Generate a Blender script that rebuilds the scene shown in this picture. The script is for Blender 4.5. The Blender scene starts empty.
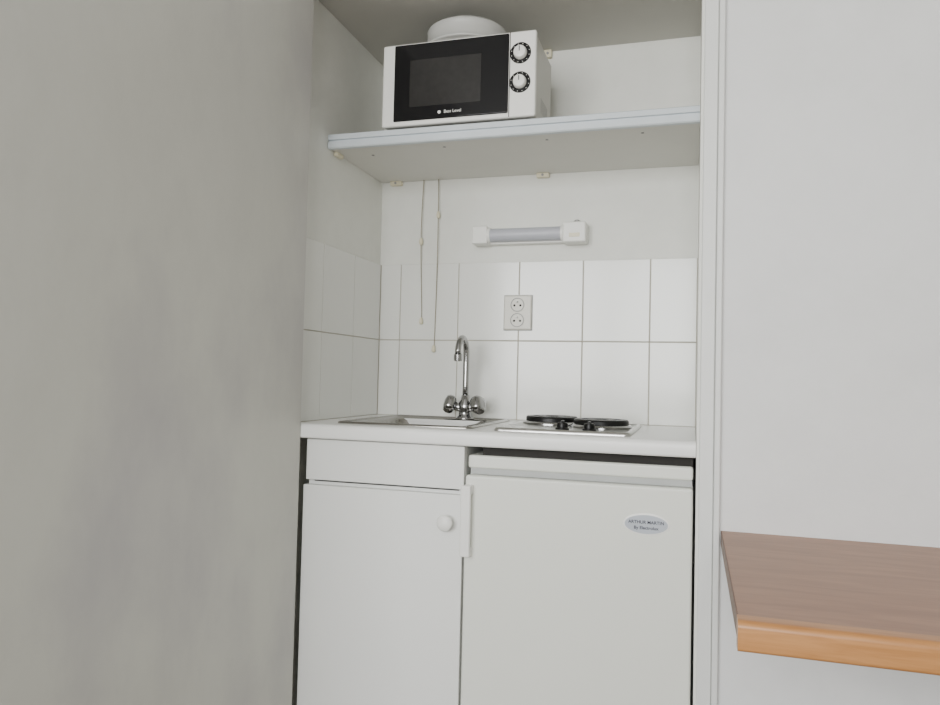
import bpy, bmesh, math
from mathutils import Vector, Matrix
S=bpy.context.scene
COL=S.collection

# ---------------------------------------------------------------- materials
def mat(name,color,rough=.5,metal=0,noise=0,nscale=6,bump=0,bscale=60,spec=.5,stretch=(1,1,1),coat=0,color2=None,trans=0,smudge=0):
    m=bpy.data.materials.new(name); m.use_nodes=True
    nt=m.node_tree; b=nt.nodes['Principled BSDF']
    c=(*color,1)
    b.inputs['Base Color'].default_value=c
    b.inputs['Roughness'].default_value=rough
    b.inputs['Metallic'].default_value=metal
    b.inputs['Specular IOR Level'].default_value=spec
    b.inputs['Coat Weight'].default_value=coat
    b.inputs['Transmission Weight'].default_value=trans
    tc=nt.nodes.new('ShaderNodeTexCoord'); mp=nt.nodes.new('ShaderNodeMapping')
    mp.inputs['Scale'].default_value=stretch
    nt.links.new(tc.outputs['Object'],mp.inputs['Vector'])
    if noise>0:
        n=nt.nodes.new('ShaderNodeTexNoise'); n.inputs['Scale'].default_value=nscale; n.inputs['Detail'].default_value=5
        nt.links.new(mp.outputs[0],n.inputs['Vector'])
        r=nt.nodes.new('ShaderNodeValToRGB')
        r.color_ramp.elements[0].position=.3; r.color_ramp.elements[1].position=.7
        if smudge: r.color_ramp.elements[0].position=.40; r.color_ramp.elements[1].position=.56
        c0=color2 if color2 else color
        r.color_ramp.elements[0].color=(*[x*(1-noise) for x in c0],1)
        r.color_ramp.elements[1].color=(*[min(1,x*(1+noise)) for x in color],1)
        nt.links.new(n.outputs['Fac'],r.inputs[0]); out=r.outputs[0]
        if smudge:
            # fine worn patches of the paint on top of the broad ones
            n3=nt.nodes.new('ShaderNodeTexNoise'); n3.inputs['Scale'].default_value=nscale*4; n3.inputs['Detail'].default_value=8; n3.inputs['Roughness'].default_value=.7
            nt.links.new(mp.outputs[0],n3.inputs['Vector'])
            r3=nt.nodes.new('ShaderNodeValToRGB'); r3.color_ramp.elements[0].position=.35; r3.color_ramp.elements[1].position=.6
            k=1-smudge; r3.color_ramp.elements[0].color=(k,k,k,1); r3.color_ramp.elements[1].color=(1,1,1,1)
            nt.links.new(n3.outputs['Fac'],r3.inputs[0])
            mx=nt.nodes.new('ShaderNodeMix'); mx.data_type='RGBA'; mx.blend_type='MULTIPLY'; mx.inputs[0].default_value=1
            nt.links.new(out,mx.inputs[6]); nt.links.new(r3.outputs[0],mx.inputs[7]); out=mx.outputs[2]
        nt.links.new(out,b.inputs['Base Color'])
    if bump>0:
        n2=nt.nodes.new('ShaderNodeTexNoise'); n2.inputs['Scale'].default_value=bscale; n2.inputs['Detail'].default_value=3
        nt.links.new(mp.outputs[0],n2.inputs['Vector'])
        bp=nt.nodes.new('ShaderNodeBump'); bp.inputs['Strength'].default_value=bump; bp.inputs['Distance'].default_value=.002
        nt.links.new(n2.outputs['Fac'],bp.inputs['Height']); nt.links.new(bp.outputs[0],b.inputs['Normal'])
    return m
M={}
M['wall']=mat('wall_paint',(.79,.795,.79),.6,noise=.015,nscale=2.5,bump=.3,bscale=40,smudge=.03)
M['wallback']=mat('room_wall_paint',(.52,.51,.49),.7,noise=.03,nscale=2)
M['niche']=mat('niche_paint',(.79,.795,.745),.5,noise=.015,nscale=3,bump=.3,bscale=35,smudge=.03)
M['ceil']=mat('ceiling_paint',(.66,.655,.63),.7,noise=.03,nscale=3)
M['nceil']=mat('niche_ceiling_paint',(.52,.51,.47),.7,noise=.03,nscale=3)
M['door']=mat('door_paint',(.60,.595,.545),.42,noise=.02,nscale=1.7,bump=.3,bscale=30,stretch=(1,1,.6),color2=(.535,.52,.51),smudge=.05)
M['trim']=mat('trim_paint',(.76,.77,.75),.4,noise=.02,nscale=8,bump=.3,bscale=50)
M['tile']=mat('tile_glaze',(.81,.815,.775),.15,noise=.015,nscale=3,bump=.3,bscale=8,spec=.55)
M['grout']=mat('grout',(.44,.41,.34),.9,noise=.1,nscale=20)
M['counter']=mat('counter_laminate',(.89,.89,.865),.3,noise=.01,nscale=20)
M['cab']=mat('cabinet_white',(.84,.845,.82),.33,noise=.012,nscale=4)
M['fridge']=mat('fridge_enamel',(.80,.81,.745),.28,noise=.01,nscale=4)
M['white']=mat('white_plastic',(.88,.875,.835),.35,noise=.01,nscale=15)
M['socket']=mat('socket_plastic',(.74,.72,.65),.35,noise=.01,nscale=15)
M['cream']=mat('cream_plastic',(.76,.71,.53),.4,noise=.03,nscale=20)
M['tube']=mat('tube_diffuser_plastic',(.48,.49,.54),.35,noise=.02,nscale=20)
M['grey']=mat('grey_plastic',(.30,.30,.29),.45,noise=.05,nscale=20)
M['seal']=mat('grey_seal',(.42,.43,.42),.45,noise=.05,nscale=20)
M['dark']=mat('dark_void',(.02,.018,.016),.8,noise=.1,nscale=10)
M['black']=mat('black_gloss',(.005,.005,.006),.10,noise=.05,nscale=10,spec=.35)
M['blackm']=mat('black_enamel',(.006,.006,.006),.38,noise=.1,nscale=30,spec=.3)
M['mesh']=mat('window_mesh',(.026,.025,.024),.18,noise=.1,nscale=60,spec=.35)
M['steel']=mat('stainless_steel',(.55,.545,.53),.28,metal=1,noise=.05,nscale=30,bump=.1,bscale=80,stretch=(1,8,1))
M['sinksteel']=mat('sink_steel',(.33,.32,.30),.22,metal=1,noise=.08,nscale=20,bump=.1,bscale=60,stretch=(1,4,1))
M['chrome']=mat('chrome',(.38,.38,.38),.14,metal=1,noise=.02,nscale=20)
M['shelf']=mat('shelf_board',(.72,.71,.665),.5,noise=.02,nscale=6)
M['rail']=mat('shelf_edge_rail',(.63,.68,.715),.3,noise=.02,nscale=20)
M['cord']=mat('cord',(.33,.29,.21),.7,noise=.1,nscale=60)
M['label']=mat('label_silver',(.48,.51,.56),.3,metal=.2,noise=.03,nscale=20)
M['ink']=mat('ink',(.02,.02,.04),.5,noise=.05,nscale=20)
M['floor']=mat('floor_vinyl',(.26,.235,.20),.5,noise=.15,nscale=6,stretch=(1,6,1))
M['mwside']=mat('microwave_casing',(.64,.63,.59),.4,noise=.02,nscale=10)
M['cover']=mat('plastic_cover',(.86,.86,.83),.25,noise=.02,nscale=10,trans=.45)

def wood(name,c1,c2,rough,sc,stretch):
    m=bpy.data.materials.new(name); m.use_nodes=True
    nt=m.node_tree; b=nt.nodes['Principled BSDF']; b.inputs['Roughness'].default_value=rough
    tc=nt.nodes.new('ShaderNodeTexCoord'); mp=nt.nodes.new('ShaderNodeMapping'); mp.inputs['Scale'].default_value=stretch
    nt.links.new(tc.outputs['Object'],mp.inputs['Vector'])
    n=nt.nodes.new('ShaderNodeTexNoise'); n.inputs['Scale'].default_value=sc; n.inputs['Detail'].default_value=8; n.inputs['Roughness'].default_value=.6; n.inputs['Distortion'].default_value=.6
    nt.links.new(mp.outputs[0],n.inputs['Vector'])
    r=nt.nodes.new('ShaderNodeValToRGB'); r.color_ramp.elements[0].position=.35; r.color_ramp.elements[1].position=.65
    r.color_ramp.elements[0].color=(*c1,1); r.color_ramp.elements[1].color=(*c2,1)
    nt.links.new(n.outputs['Fac'],r.inputs[0]); nt.links.new(r.outputs[0],b.inputs['Base Color'])
    return m
M['woodtop']=wood('table_laminate',(.26,.112,.05),(.34,.158,.076),.36,5,(1.2,9,1))
M['woodedge']=wood('table_edge_beech',(.40,.175,.055),(.50,.24,.085),.35,6,(1.5,20,20))
M['woodshade']=wood('table_wood_shaded',(.13,.06,.035),(.18,.085,.05),.5,6,(3,3,12))  # darker brown: shade of the table side put into the colour

# ---------------------------------------------------------------- helpers
def link(o,parent=None):
    COL.objects.link(o)
    if parent is not None:
        o.parent=parent; o.matrix_parent_inverse=Matrix.Translation(-Vector(parent.location))
    return o
def group(name,loc):
    e=bpy.data.objects.new(name,None); e.empty_display_size=.05; e.location=loc; COL.objects.link(e); return e
def finish(name,bm,m,parent=None,smooth=False,bevel=0,seg=3):
    bmesh.ops.recalc_face_normals(bm,faces=bm.faces)
    me=bpy.data.meshes.new(name); bm.to_mesh(me); bm.free()
    me.materials.append(m)
    if smooth or bevel:
        for p in me.polygons: p.use_smooth=True
    o=bpy.data.objects.new(name,me); link(o,parent)
    if bevel:
        b=o.modifiers.new('bevel','BEVEL'); b.width=bevel; b.segments=seg; b.limit_method='ANGLE'; b.harden_normals=True
    return o
def box(name,lo,hi,m,parent=None,bevel=0,seg=3):
    bm=bmesh.new(); bmesh.ops.create_cube(bm,size=1)
    for v in bm.verts:
        v.co=Vector([lo[i] if v.co[i]<0 else hi[i] for i in range(3)])
    return finish(name,bm,m,parent,bevel=bevel,seg=seg)
def boxes(name,lst,m,parent=None,bevel=0,seg=2):
    bm=bmesh.new()
    for lo,hi in lst:
        r=bmesh.ops.create_cube(bm,size=1)
        for v in r['verts']: v.co=Vector([lo[i] if v.co[i]<0 else hi[i] for i in range(3)])
    return finish(name,bm,m,parent,bevel=bevel,seg=seg)
def lathe(name,prof,origin,axis,m,parent=None,n=40,sharp=True):
    bm=bmesh.new(); q=Vector((0,0,1)).rotation_difference(Vector(axis).normalized()); rings=[]
    for r,h in prof:
        if r<1e-6: rings.append([bm.verts.new(Vector(origin)+q@Vector((0,0,h)))])
        else: rings.append([bm.verts.new(Vector(origin)+q@Vector((r*math.cos(2*math.pi*k/n),r*math.sin(2*math.pi*k/n),h))) for k in range(n)])
    for a,b in zip(rings,rings[1:]):
        for k in range(n):
            va=[a[k%len(a)],a[(k+1)%len(a)]] if len(a)>1 else [a[0]]
            vb=[b[(k+1)%len(b)],b[k%len(b)]] if len(b)>1 else [b[0]]
            vs=va+vb
            if len(vs)>2: bm.faces.new(vs)
    for rr,rev in ((rings[0],1),(rings[-1],0)):
        if len(rr)>1: bm.faces.new(rr[::-1] if rev else rr)
    o=finish(name,bm,m,parent,smooth=True)
    if sharp:
        e=o.modifiers.new('es','EDGE_SPLIT'); e.split_angle=math.radians(35)
    return o
def tube(name,pts,rad,m,parent=None,n=14,radii=None):
    P=[Vector(p) for p in pts]
    bm=bmesh.new(); rings=[]; up=None
    for i,p in enumerate(P):
        t=(P[min(i+1,len(P)-1)]-P[max(i-1,0)]).normalized()
        if up is None:
            up=t.orthogonal().normalized()
        up=(up-t*up.dot(t)).normalized(); s=t.cross(up)
        r=radii[i] if radii else rad
        rings.append([bm.verts.new(p+up*r*math.cos(2*math.pi*k/n)+s*r*math.sin(2*math.pi*k/n)) for k in range(n)])
    for a,b in zip(rings,rings[1:]):
        for k in range(n): bm.faces.new([a[k],a[(k+1)%n],b[(k+1)%n],b[k]])
    bm.faces.new(rings[0][::-1]); bm.faces.new(rings[-1])
    return finish(name,bm,m,parent,smooth=True)
def rrect(cx,cy,hx,hy,r,z,n=6):
    out=[]
    for qx,qy,a0 in ((1,1,0),(-1,1,90),(-1,-1,180),(1,-1,270)):
        for k in range(n+1):
            a=math.radians(a0+90*k/n)
            out.append(Vector((cx+qx*(hx-r)+r*math.cos(a),cy+qy*(hy-r)+r*math.sin(a),z)))
    return out
def loft(name,loops,m,parent=None,cap0=False,cap1=True,T=None,split=40):
    bm=bmesh.new(); R=[[bm.verts.new(T@p if T else p) for p in L] for L in loops]; n=len(R[0])
    for a,b in zip(R,R[1:]):
        for k in range(n): bm.faces.new([a[k],a[(k+1)%n],b[(k+1)%n],b[k]])
    if cap0: bm.faces.new(R[0][::-1])
    if cap1: bm.faces.new(R[-1])
    o=finish(name,bm,m,parent,smooth=True)
    e=o.modifiers.new('es','EDGE_SPLIT'); e.split_angle=math.radians(split)
    return o
def extrude_x(name,prof,x0,x1,m,parent=None,split=40):
    bm=bmesh.new(); A=[bm.verts.new((x0,y,z)) for y,z in prof]; B=[bm.verts.new((x1,y,z)) for y,z in prof]; n=len(prof)
    for k in range(n): bm.faces.new([A[k],A[(k+1)%n],B[(k+1)%n],B[k]])
    bm.faces.new(A[::-1]); bm.faces.new(B)
    o=finish(name,bm,m,parent,smooth=True)
    e=o.modifiers.new('es','EDGE_SPLIT'); e.split_angle=math.radians(split)
    return o
def text(name,s,size,loc,m,parent,offset=0):
    c=bpy.data.curves.new(name,'FONT'); c.body=s; c.size=size; c.align_x='CENTER'; c.align_y='CENTER'; c.extrude=.0002; c.offset=offset
    o=bpy.data.objects.new(name,c); COL.objects.link(o)
    bpy.context.view_layer.update()
    me=bpy.data.meshes.new_from_object(o); bpy.data.objects.remove(o)
    me.transform(Matrix.Translation(loc)@Matrix.Rotation(math.pi/2,4,'X'))
    me.materials.clear(); me.materials.append(m)
    o=bpy.data.objects.new(name,me); return link(o,parent)

W=1.012; YF=-.55; ZC=.903
# ---------------------------------------------------------------- room shell
XL,XR,YR,ZR=-1.5,3.0,-4.3,2.5
box('floor',(XL-.1,YR-.1,-.08),(XR+.1,.1,0),M['floor'])
box('ceiling',(XL-.1,YR-.1,ZR),(XR+.1,.1,ZR+.08),M['ceil'])
box('wall_niche_back',(-.1,0,0),(W+.1,.1,ZR),M['niche'])
box('wall_niche_left',(-.1,YF,0),(0,0,ZR),M['niche'])
box('wall_niche_right',(W,YF,0),(W+.048,0,ZR),M['niche'])
box('wall_front_left',(XL,YF,0),(-.1,YF+.1,ZR),M['wall'])
box('wall_front_right',(W+.048,YF,0),(XR,YF+.1,ZR),M['wall'])
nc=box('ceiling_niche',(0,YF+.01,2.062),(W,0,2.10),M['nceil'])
box('wall_niche_header',(0,YF,2.10),(W,YF+.06,ZR),M['wall'])
box('wall_left',(XL-.1,YR,0),(XL,YF,ZR),M['wallback'])
box('wall_right',(XR,YR,0),(XR+.1,YF,ZR),M['wallback'])
wx0,wx1,wz0,wz1=-.9,1.5,.85,2.25
boxes('wall_rear',[((XL,YR-.1,0),(wx0,YR,ZR)),((wx1,YR-.1,0),(XR,YR,ZR)),((wx0,YR-.1,0),(wx1,YR,wz0)),((wx0,YR-.1,wz1),(wx1,YR,ZR))],M['wallback'])
wf=.05; wm=(wx0+wx1)/2
boxes('window_1',[((wx0,YR-.07,wz0),(wx0+wf,YR-.01,wz1)),((wx1-wf,YR-.07,wz0),(wx1,YR-.01,wz1)),((wx0+wf,YR-.07,wz0),(wx1-wf,YR-.01,wz0+wf)),((wx0+wf,YR-.07,wz1-wf),(wx1-wf,YR-.01,wz1)),((wm-.04,YR-.07,wz0+wf),(wm+.04,YR-.01,wz1-wf))],M['white'],bevel=.004)
g=group('trim_1',(W+.03,YF,0))
box('jamb',(W+.006,YF-.008,0),(W+.036,YF+.002,2.2),M['trim'],g,bevel=.003)
box('jamb_lip',(W+.037,YF-.016,0),(W+.050,YF+.002,2.2),M['trim'],g,bevel=.003)
box('trim_2',(0,YF-.012,2.10),(W+.006,YF,2.2),M['trim'],bevel=.003)
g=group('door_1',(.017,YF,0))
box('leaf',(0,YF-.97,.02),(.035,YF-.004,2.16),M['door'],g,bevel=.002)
for i,z in enumerate((.3,1.9)):
    lathe('hinge_%d'%i,[(.005,0),(.005,.06)],(-.004,YF-.008,z),(0,0,1),M['steel'],g,n=12)

# ---------------------------------------------------------------- tiles
g=group('wall_tile_backsplash',(.5,0,1.15))
x0=.0776; gap=.0014; t=.006
xs=[.0062]+[x0+.2*k for k in range(5)]+[W]
zs=[ZC,1.15,1.40]
L=[]
for a,b in zip(xs,xs[1:]):
    for c,d in zip(zs,zs[1:]): L.append(((a+gap,-t,c+gap),(b-gap,-.001,d-gap)))
boxes('back_tiles',L,M['tile'],g,bevel=.0015)
ys=[-t,-.2011,-.4011,YF+.002]; L=[]
for a,b in zip(ys,ys[1:]):
    for c,d in zip(zs,zs[1:]): L.append(((.001,b+gap,c+gap),(t,a-gap,d-gap)))
boxes('side_tiles',L,M['tile'],g,bevel=.0015)
boxes('grout',[((0.0002,-.0042,ZC),(W,-.0002,1.3985)),((.0002,YF+.003,ZC),(.0042,-.0042,1.3985))],M['grout'],g)

# ---------------------------------------------------------------- counter
g=group('kitchen_countertop',(.5,-.27,ZC))
zb=.866
def nose(y0,yf,zt,zb,r=.012,n=6):
    P=[(y0,zt)]
    for k in range(n+1):
        a=math.radians(90+90*k/n); P.append((yf+r+r*math.cos(a),zt-r+r*math.sin(a)))
    r2=.006
    for k in range(n+1):
        a=math.radians(180+90*k/n); P.append((yf+r2+r2*math.cos(a),zb+r2+r2*math.sin(a)))
    P.append((y0,zb)); return P
extrude_x('front_nose',nose(-.44,YF-.002,ZC,zb),.001,W-.001,M['counter'],g)
boxes('slab',[((.001,-.44,zb),(.13,0-.001,ZC)),((.43,-.44,zb),(W-.001,-.001,ZC)),((.13,-.15,zb),(.43,-.001,ZC))],M['counter'],g)

# ---------------------------------------------------------------- sink
g=group('kitchen_sink',(.28,-.27,ZC))
cx,cy=.285,-.272
loops=[rrect(cx,cy,.188,.212,.02,ZC+.0005),rrect(cx,cy,.188,.212,.02,ZC+.003),rrect(cx,cy,.184,.208,.018,ZC+.006),rrect(cx,cy,.175,.199,.015,ZC+.0055),rrect(cx,cy,.173,.197,.015,ZC+.002),
 rrect(cx-.005,cy-.022,.146,.150,.045,ZC+.001),rrect(cx-.005,cy-.022,.142,.146,.045,ZC-.006),rrect(cx-.005,cy-.022,.130,.134,.045,ZC-.12),rrect(cx-.005,cy-.022,.112,.110,.04,ZC-.145),rrect(cx-.005,cy-.022,.03,.03,.029,ZC-.15)]
loft('basin',loops,M['sinksteel'],g,split=60)
lathe('drain',[(.026,0),(.026,.003),(.018,.003),(.012,.001),(0,.001)],(cx-.005,cy-.022,ZC-.15),(0,0,1),M['chrome'],g,n=24)

# ---------------------------------------------------------------- faucet
fx,fy=.337,-.096; fz=ZC+.002
g=group('sink_faucet',(fx,fy,fz))
lathe('base',[(.028,0),(.028,.004),(.021,.010),(.019,.022),(.022,.030),(.022,.045),(.015,.058),(.012,.072),(0,.072)],(fx,fy,fz),(0,0,1),M['chrome'],g,n=28,sharp=False)
dx,dy=.02,-1.0
pts=[(fx,fy,fz+.05),(fx,fy,fz+.10),(fx,fy,fz+.16),(fx,fy,fz+.200)]
R=.045; zc=fz+.200
for k in range(1,15):
    a=math.radians(180-k*13.2); pts.append((fx+dx*(R+R*math.cos(a)),fy+dy*(R+R*math.cos(a)),zc+R*math.sin(a)))
tube('spout',pts,.0095,M['chrome'],g,n=16)
e=pts[-1]; lathe('aerator',[(.0095,.0),(.0125,-.002),(.0125,-.020),(.010,-.022),(0,-.022)],e,(0,-.05,1),M['chrome'],g,n=20)
for nm,sx in (('handle_left',-1),('handle_right',1)):
    ax=Vector((sx*.93,-.30,.30)).normalized(); o=Vector((fx,fy,fz+.030))
    tube(nm+'_stem',[o,o+ax*.038],.013,M['chrome'],g)
    q=o+ax*.032
    bm=bmesh.new(); rot=Vector((0,0,1)).rotation_difference(ax); rings=[]; n=48
    for r,h in [(.015,0),(.024,.004),(.0275,.012),(.0275,.023),(.023,.032),(.011,.036)]:
        rings.append([bm.verts.new(q+rot@Vector((r*(1+.06*math.cos(4*2*math.pi*k/n))*math.cos(2*math.pi*k/n),r*(1+.06*math.cos(4*2*math.pi*k/n))*math.sin(2*math.pi*k/n),h))) for k in range(n)])
    for a,b in zip(rings,rings[1:]):
        for k in range(n): bm.faces.new([a[k],a[(k+1)%n],b[(k+1)%n],b[k]])
    bm.faces.new(rings[0][::-1]); bm.faces.new(rings[-1])
    finish(nm,bm,M['chrome'],g,smooth=True)

# ---------------------------------------------------------------- hob
g=group('electric_hob',(.69,-.31,ZC))
hx,hy=.700,-.308; HX,HY=.165,.198
loft('tray',[rrect(hx,hy,HX,HY,.015,ZC+.0005),rrect(hx,hy,HX,HY,.015,ZC+.004),rrect(hx,hy,HX-.004,HY-.004,.013,ZC+.009),rrect(hx,hy,HX-.010,HY-.010,.012,ZC+.009),rrect(hx,hy,HX-.014,HY-.014,.012,ZC+.005)],M['steel'],g,split=50)
for i,(px,py,r) in enumerate([(.627,-.212,.073),(.772,-.285,.073)]):
    z=ZC+.005
    lathe('plate_ring_%d'%i,[(r+.008,0),(r+.008,.004),(r+.004,.008),(r,.009),(r-.002,.006)],(px,py,z),(0,0,1),M['chrome'],g,n=48)
    lathe('plate_%d'%i,[(r-.001,.004),(r-.001,.018),(r-.004,.022),(.052,.022),(.051,.0205),(.040,.0205),(.039,.022),(.020,.022),(.018,.019),(0,.019)],(px,py,z),(0,0,1),M['blackm'],g,n=48)
for i,(px,py) in enumerate([(.693,-.430),(.760,-.430)]):
    z=ZC+.005
    lathe('dial_%d'%i,[(.017,0),(.017,.004),(.014,.006),(.013,.016),(.011,.018),(0,.018)],(px,py,z),(0,0,1),M['blackm'],g,n=28)
    box('dial_grip_%d'%i,(px-.004,py-.013,z+.016),(px+.004,py+.013,z+.023),M['blackm'],g,bevel=.002)

# ---------------------------------------------------------------- base cabinet
g=group('base_cabinet',(.25,-.3,0))
cl,cr=.041,.471
boxes('carcass',[((cl,-.512,.09),(cl+.016,-.02,zb-.002)),((cr-.016,-.512,.09),(cr,-.02,zb-.002)),((cl+.016,-.512,.09),(cr-.016,-.02,.106)),((cl+.016,-.04,.106),(cr-.016,-.02,zb-.002)),((cl+.016,-.512,.742),(cr-.016,-.495,.752))],M['cab'],g)
box('plinth',(cl,-.47,0),(cr,-.45,.09),M['cab'],g)
box('drawer_front',(cl,-.530,.758),(cr,-.513,zb-.003),M['cab'],g,bevel=.002)
box('cabinet_door',(cl-.005,-.533,.095),(cr,-.513,.745),M['cab'],g,bevel=.002)
lathe('door_knob',[(.008,0),(.008,.010),(.014,.013),(.019,.018),(.020,.024),(.016,.029),(0,.031)],(.433,-.533,.679),(0,-1,0),M['white'],g,n=32,sharp=False)

# ---------------------------------------------------------------- fridge
g=group('mini_fridge',(.74,-.3,0))
fl,fr=.478,1.006
box('fridge_body',(fl,-.500,.02),(fr,-.04,.80),M['fridge'],g,bevel=.004)
box('worktop',(fl,-.520,.811),(fr,-.04,.843),M['fridge'],g,bevel=.006)
box('top_seal_strip',(fl+.006,-.515,.797),(fr-.002,-.10,.8115),M['seal'],g)
box('gasket',(fl+.008,-.510,.05),(fr-.008,-.499,.792),M['grey'],g)
box('fridge_door',(fl,-.540,.045),(fr,-.510,.796),M['fridge'],g,bevel=.006,seg=4)
box('foot_plinth',(fl+.02,-.48,0),(fr-.02,-.06,.03),M['dark'],g)
box('top_gap_shade',(fl+.035,-.512,.8425),(fr-.001,-.30,.8655),M['dark'],g)  # dark strip added to paint the shade between fridge top and countertop
hx0,hx1=.474,.499
box('handle_bar',(hx0,-.566,.604),(hx1,-.554,.774),M['white'],g,bevel=.004)
boxes('handle_mounts',[((hx0+.006,-.555,.752),(hx1,-.539,.774)),((hx0+.006,-.555,.604),(hx1,-.539,.626))],M['white'],g,bevel=.002)
lb=(.906,.711)
T=Matrix.Translation((lb[0],-.5405,lb[1]))@Matrix.Rotation(math.pi/2,4,'X')
def ell(a,b,z,n=48): return [Vector((a*math.cos(2*math.pi*k/n),b*math.sin(2*math.pi*k/n),z)) for k in range(n)]
loft('badge_rim',[ell(.051,.0245,-.001),ell(.051,.0245,.0012),ell(.049,.0225,.0018)],M['white'],g,T=T)
loft('badge',[ell(.0475,.021,.0005),ell(.0475,.021,.0022)],M['label'],g,T=T)
text('badge_text','ARTHUR MARTIN',.0100,(lb[0],-.5430,lb[1]+.0045),M['ink'],g,offset=.0002)
text('badge_subtext','By Electrolux',.0100,(lb[0],-.5430,lb[1]-.008),M['ink'],g,offset=.0002)

# ---------------------------------------------------------------- shelf
g=group('wall_shelf',(.5,-.2,1.69))
box('board',(.001,-.376,1.674),(W-.001,-.001,1.711),M['shelf'],g)
pr=[(-.376,1.713),(-.388,1.713),(-.391,1.7105),(-.391,1.697),(-.385,1.6955),(-.385,1.6915),(-.392,1.690),(-.392,1.675),(-.389,1.672),(-.376,1.672)]
extrude_x('front_rail',pr,.001,W-.001,M['rail'],g,split=20)
for i,a in enumerate([.055,.547]):
    box('clip_%d'%i,(a-.020,-.020,1.660),(a+.020,-.001,1.6742),M['cream'],g,bevel=.003)
    lathe('clip_screw_%d'%i,[(.004,0),(.004,.002),(0,.003)],(a,-.020,1.667),(0,-1,0),M['grey'],g,n=12)
box('clip_side',(.001,-.355,1.662),(.014,-.315,1.6742),M['cream'],g,bevel=.003)
for i,(a,b) in enumerate([(.10,-.30),(.33,-.33),(.62,-.33),(.87,-.33)]):
    lathe('shelf_screw_%d'%i,[(.004,0),(.004,.0015),(0,.002)],(a,b,1.674),(0,0,-1),M['grey'],g,n=12)
box('corner_bracket_plate',(.523,-.018,2.038),(.567,0,2.0625),M['cream'],nc,bevel=.003)
for i,a in enumerate((.535,.555)):
    lathe('corner_bracket_screw_%d'%i,[(.004,0),(.004,.002),(0,.003)],(a,-.018,2.05),(0,-1,0),M['grey'],nc,n=12)

# ---------------------------------------------------------------- pull cords
def cord(name,x,z0,z1,beads,sway):
    g=group(name,(x,-.015,z0)); n=24; pts=[]
    for k in range(n+1):
        u=k/n; pts.append((x+sway*math.sin(u*math.pi*1.3),-.012-.003*math.sin(u*5),z0+(z1-z0)*u))
    tube('string',pts,.0015,M['cord'],g,n=6)
    for i,z in enumerate(beads):
        u=(z-z0)/(z1-z0); xx=x+sway*math.sin(u*math.pi*1.3)
        lathe('bead_%d'%i,[(0,.009),(.004,.007),(.006,0),(.0065,-.010),(.004,-.014),(0,-.014)],(xx,-.014,z),(0,0,1),M['cream'],g,n=14,sharp=False)
cord('light_pull_cord',.152,1.674,1.215,[1.215,1.475],-.004)
cord('light_pull_cord',.203,1.674,1.125,[1.560,1.125],.003)

# ---------------------------------------------------------------- light fixture
g=group('wall_light_fixture',(.5,-.03,1.475))
box('back_housing',(.335,-.030,1.452),(.686,-.001,1.499),M['white'],g,bevel=.003)
box('end_cap_left',(.334,-.062,1.450),(.384,-.001,1.506),M['white'],g,bevel=.005)
box('end_cap_right',(.620,-.062,1.447),(.690,-.001,1.509),M['white'],g,bevel=.005)
lathe('tube_diffuser',[(.021,0),(.021,.238)],(.383,-.040,1.478),(1,0,0),M['tube'],g,n=32)
lathe('collar_left',[(.0235,0),(.0235,.008)],(.383,-.040,1.478),(1,0,0),M['white'],g,n=32)
lathe('collar_right',[(.0235,0),(.0235,.008)],(.613,-.040,1.478),(1,0,0),M['white'],g,n=32)
lathe('pull_switch',[(.011,0),(.011,.006),(.006,.010),(0,.011)],(.660,-.035,1.508),(0,0,1),M['chrome'],g,n=20)
box('switch_slot',(.640,-.0635,1.462),(.672,-.061,1.474),M['cream'],g,bevel=.001)

# ---------------------------------------------------------------- socket
sx,sz=.476,1.238
g=group('wall_power_socket',(sx,-.006,sz))
box('cover_plate',(sx-.044,-.019,sz-.054),(sx+.044,-.0055,sz+.054),M['socket'],g,bevel=.005)
box('cover_plate_border',(sx-.046,-.010,sz-.056),(sx+.046,-.0055,sz+.056),M['seal'],g,bevel=.002)
for i,dz in enumerate((.024,-.024)):
    lathe('outlet_ring_%d'%i,[(.0225,-.001),(.0225,.0015),(.0205,.0025),(.0195,.0005),(.0,.0005)],(sx,-.019,sz+dz),(0,-1,0),M['socket'],g,n=40)
    lathe('outlet_shadow_%d'%i,[(.0215,.0),(.0215,.0030),(.0195,.0030),(.0195,.0)],(sx,-.019,sz+dz),(0,-1,0),M['grey'],g,n=40)
    for k,s in enumerate((-1,1)):
        lathe('hole_%d_%d'%(i,k),[(.0036,0),(.0036,.0014),(0,.0014)],(sx+s*.0095,-.019,sz+dz-.002),(0,-1,0),M['dark'],g,n=14)
    lathe('earth_pin_%d'%i,[(.0028,0),(.0028,.010),(.001,.012),(0,.012)],(sx,-.019,sz+dz+.009),(0,-1,0),M['steel'],g,n=14)

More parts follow.
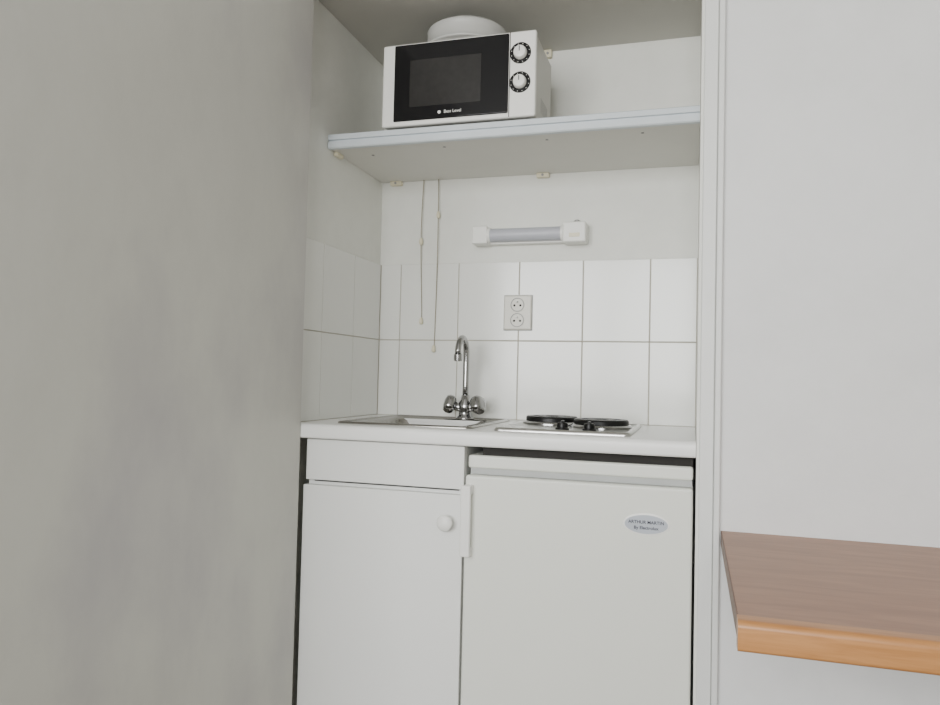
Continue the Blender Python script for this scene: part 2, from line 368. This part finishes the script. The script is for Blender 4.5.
# ---------------------------------------------------------------- microwave
g=group('microwave_oven',(.38,-.25,1.713))
ml,mr,mb,mt,mf=.163,.598,1.721,1.951,-.388
box('casing',(ml+.004,mf+.018,mb+.002),(mr-.003,-.155,mt-.002),M['mwside'],g,bevel=.006)
box('rear_housing',(ml+.03,-.157,mb+.02),(mr-.03,-.118,mt-.03),M['mwside'],g,bevel=.008)
box('front_frame',(ml,mf,mb),(mr,mf+.020,mt),M['white'],g,bevel=.006,seg=4)
box('door_glass',(.199,mf-.004,1.733),(.525,mf+.002,1.946),M['black'],g,bevel=.003)
box('viewing_window',(.246,mf-.0048,1.770),(.450,mf-.003,1.900),M['mesh'],g,bevel=.001)
box('door_gap',(.5265,mf-.0006,mb+.002),(.5285,mf+.002,mt-.002),M['dark'],g)
for i,z in enumerate((1.891,1.813)):
    kx=.556
    lathe('dial_ring_%d'%i,[(.0285,0),(.0285,.0012),(.0,.0012)],(kx,mf,z),(0,-1,0),M['black'],g,n=40)
    for k in range(12):
        a=math.radians(k*30+15)
        lathe('dial_tick_%d_%d'%(i,k),[(.0011,.0010),(.0011,.0016),(0,.0016)],(kx+.0245*math.cos(a),mf,z+.0245*math.sin(a)),(0,-1,0),M['white'],g,n=6)
    lathe('dial_knob_%d'%i,[(.0180,.001),(.0180,.004),(.0165,.012),(.0155,.014),(.0135,.015),(0,.015)],(kx,mf,z),(0,-1,0),M['white'],g,n=36)
    box('dial_pointer_%d'%i,(kx-.0012,mf-.0158,z),(kx+.0012,mf-.0148,z+.013),M['ink'],g)
text('brand_text','Best Level',.012,(.372,mf-.0046,1.750),M['white'],g)
lathe('brand_dot',[(.0045,0),(.0045,.0006),(0,.0006)],(.334,mf-.004,1.750),(0,-1,0),M['white'],g,n=16)
for i,(a,b) in enumerate([(ml+.04,mf+.04),(mr-.04,mf+.04),(ml+.04,-.18),(mr-.04,-.18)]):
    lathe('rubber_foot_%d'%i,[(.010,0),(.012,.0095)],(a,b,1.712),(0,0,1),M['grey'],g,n=16)
boxes('side_vents',[((mr-.0034,-.30+.012*k,1.76),(mr-.0026,-.296+.012*k,1.80)) for k in range(8)],M['grey'],g)

# ---------------------------------------------------------------- plate cover on the microwave
g=group('microwave_plate_cover',(.375,-.285,1.95))
prof=[(.116,0),(.120,.002),(.120,.006),(.114,.009),(.112,.046),(.114,.050),(.112,.054),(.104,.060),(.099,.0605),(.094,.066),(.080,.072),(.050,.0765),(.02,.078),(0,.078)]
lathe('dome',prof,(.375,-.285,1.951),(0,0,1),M['cover'],g,n=56,sharp=False)

# ---------------------------------------------------------------- wall table
g=group('wall_mounted_table',(1.5,-.85,.71))
tx0,tx1,tyb,tyf,tz=1.065,2.05,YF-.001,-1.190,.712
box('top_board',(tx0+.002,tyf+.03,tz-.030),(tx1,tyb,tz),M['woodtop'],g)
box('side_shade',(tx0,tyf+.03,tz-.030),(tx0+.002,tyb,tz-.0003),M['woodshade'],g)  # thin strip carrying the painted shade of the left side
extrude_x('front_edge',nose(tyf+.030,tyf,tz,tz-.042,r=.010),tx0,tx1,M['woodedge'],g)
boxes('bracket',[((1.95,-.9,.60),(1.98,-.552,.682)),((1.55,-.575,.64),(2.0,-.552,.682))],M['woodshade'],g)

# ---------------------------------------------------------------- light
def area(name,loc,rot,sx,sy,e,col):
    l=bpy.data.lights.new(name,'AREA'); l.shape='RECTANGLE'; l.size=sx; l.size_y=sy; l.energy=e; l.color=col
    o=bpy.data.objects.new(name,l); o.location=loc; o.rotation_euler=rot; COL.objects.link(o); return o
area('window_daylight',((wx0+wx1)/2,YR-.12,(wz0+wz1)/2),(math.radians(90),0,0),wx1-wx0-.1,wz1-wz0-.1,150,(.995,.995,.985))
w=bpy.data.worlds.new('World'); S.world=w; w.use_nodes=True
nt=w.node_tree; bg=nt.nodes['Background']
sky=nt.nodes.new('ShaderNodeTexSky'); sky.sun_disc=False; sky.sun_elevation=math.radians(40)
nt.links.new(sky.outputs[0],bg.inputs[0]); bg.inputs[1].default_value=.15

# ---------------------------------------------------------------- camera
yaw,pitch,roll,f=.2925,.0337,.0237,741.05
fw=Vector((-math.sin(yaw)*math.cos(pitch),math.cos(yaw)*math.cos(pitch),math.sin(pitch)))
r=Vector((math.cos(yaw),math.sin(yaw),0)); u=r.cross(fw)
r2=r*math.cos(roll)+u*math.sin(roll); u2=-r*math.sin(roll)+u*math.cos(roll)
cd=bpy.data.cameras.new('camera'); cam=bpy.data.objects.new('camera',cd); COL.objects.link(cam)
mw=Matrix((r2,u2,-fw)).transposed().to_4x4(); mw.translation=Vector((1.0021,-2.2667,1.0321)); cam.matrix_world=mw
cd.sensor_width=36; cd.lens=36*f/940; cd.clip_start=.01
S.camera=cam
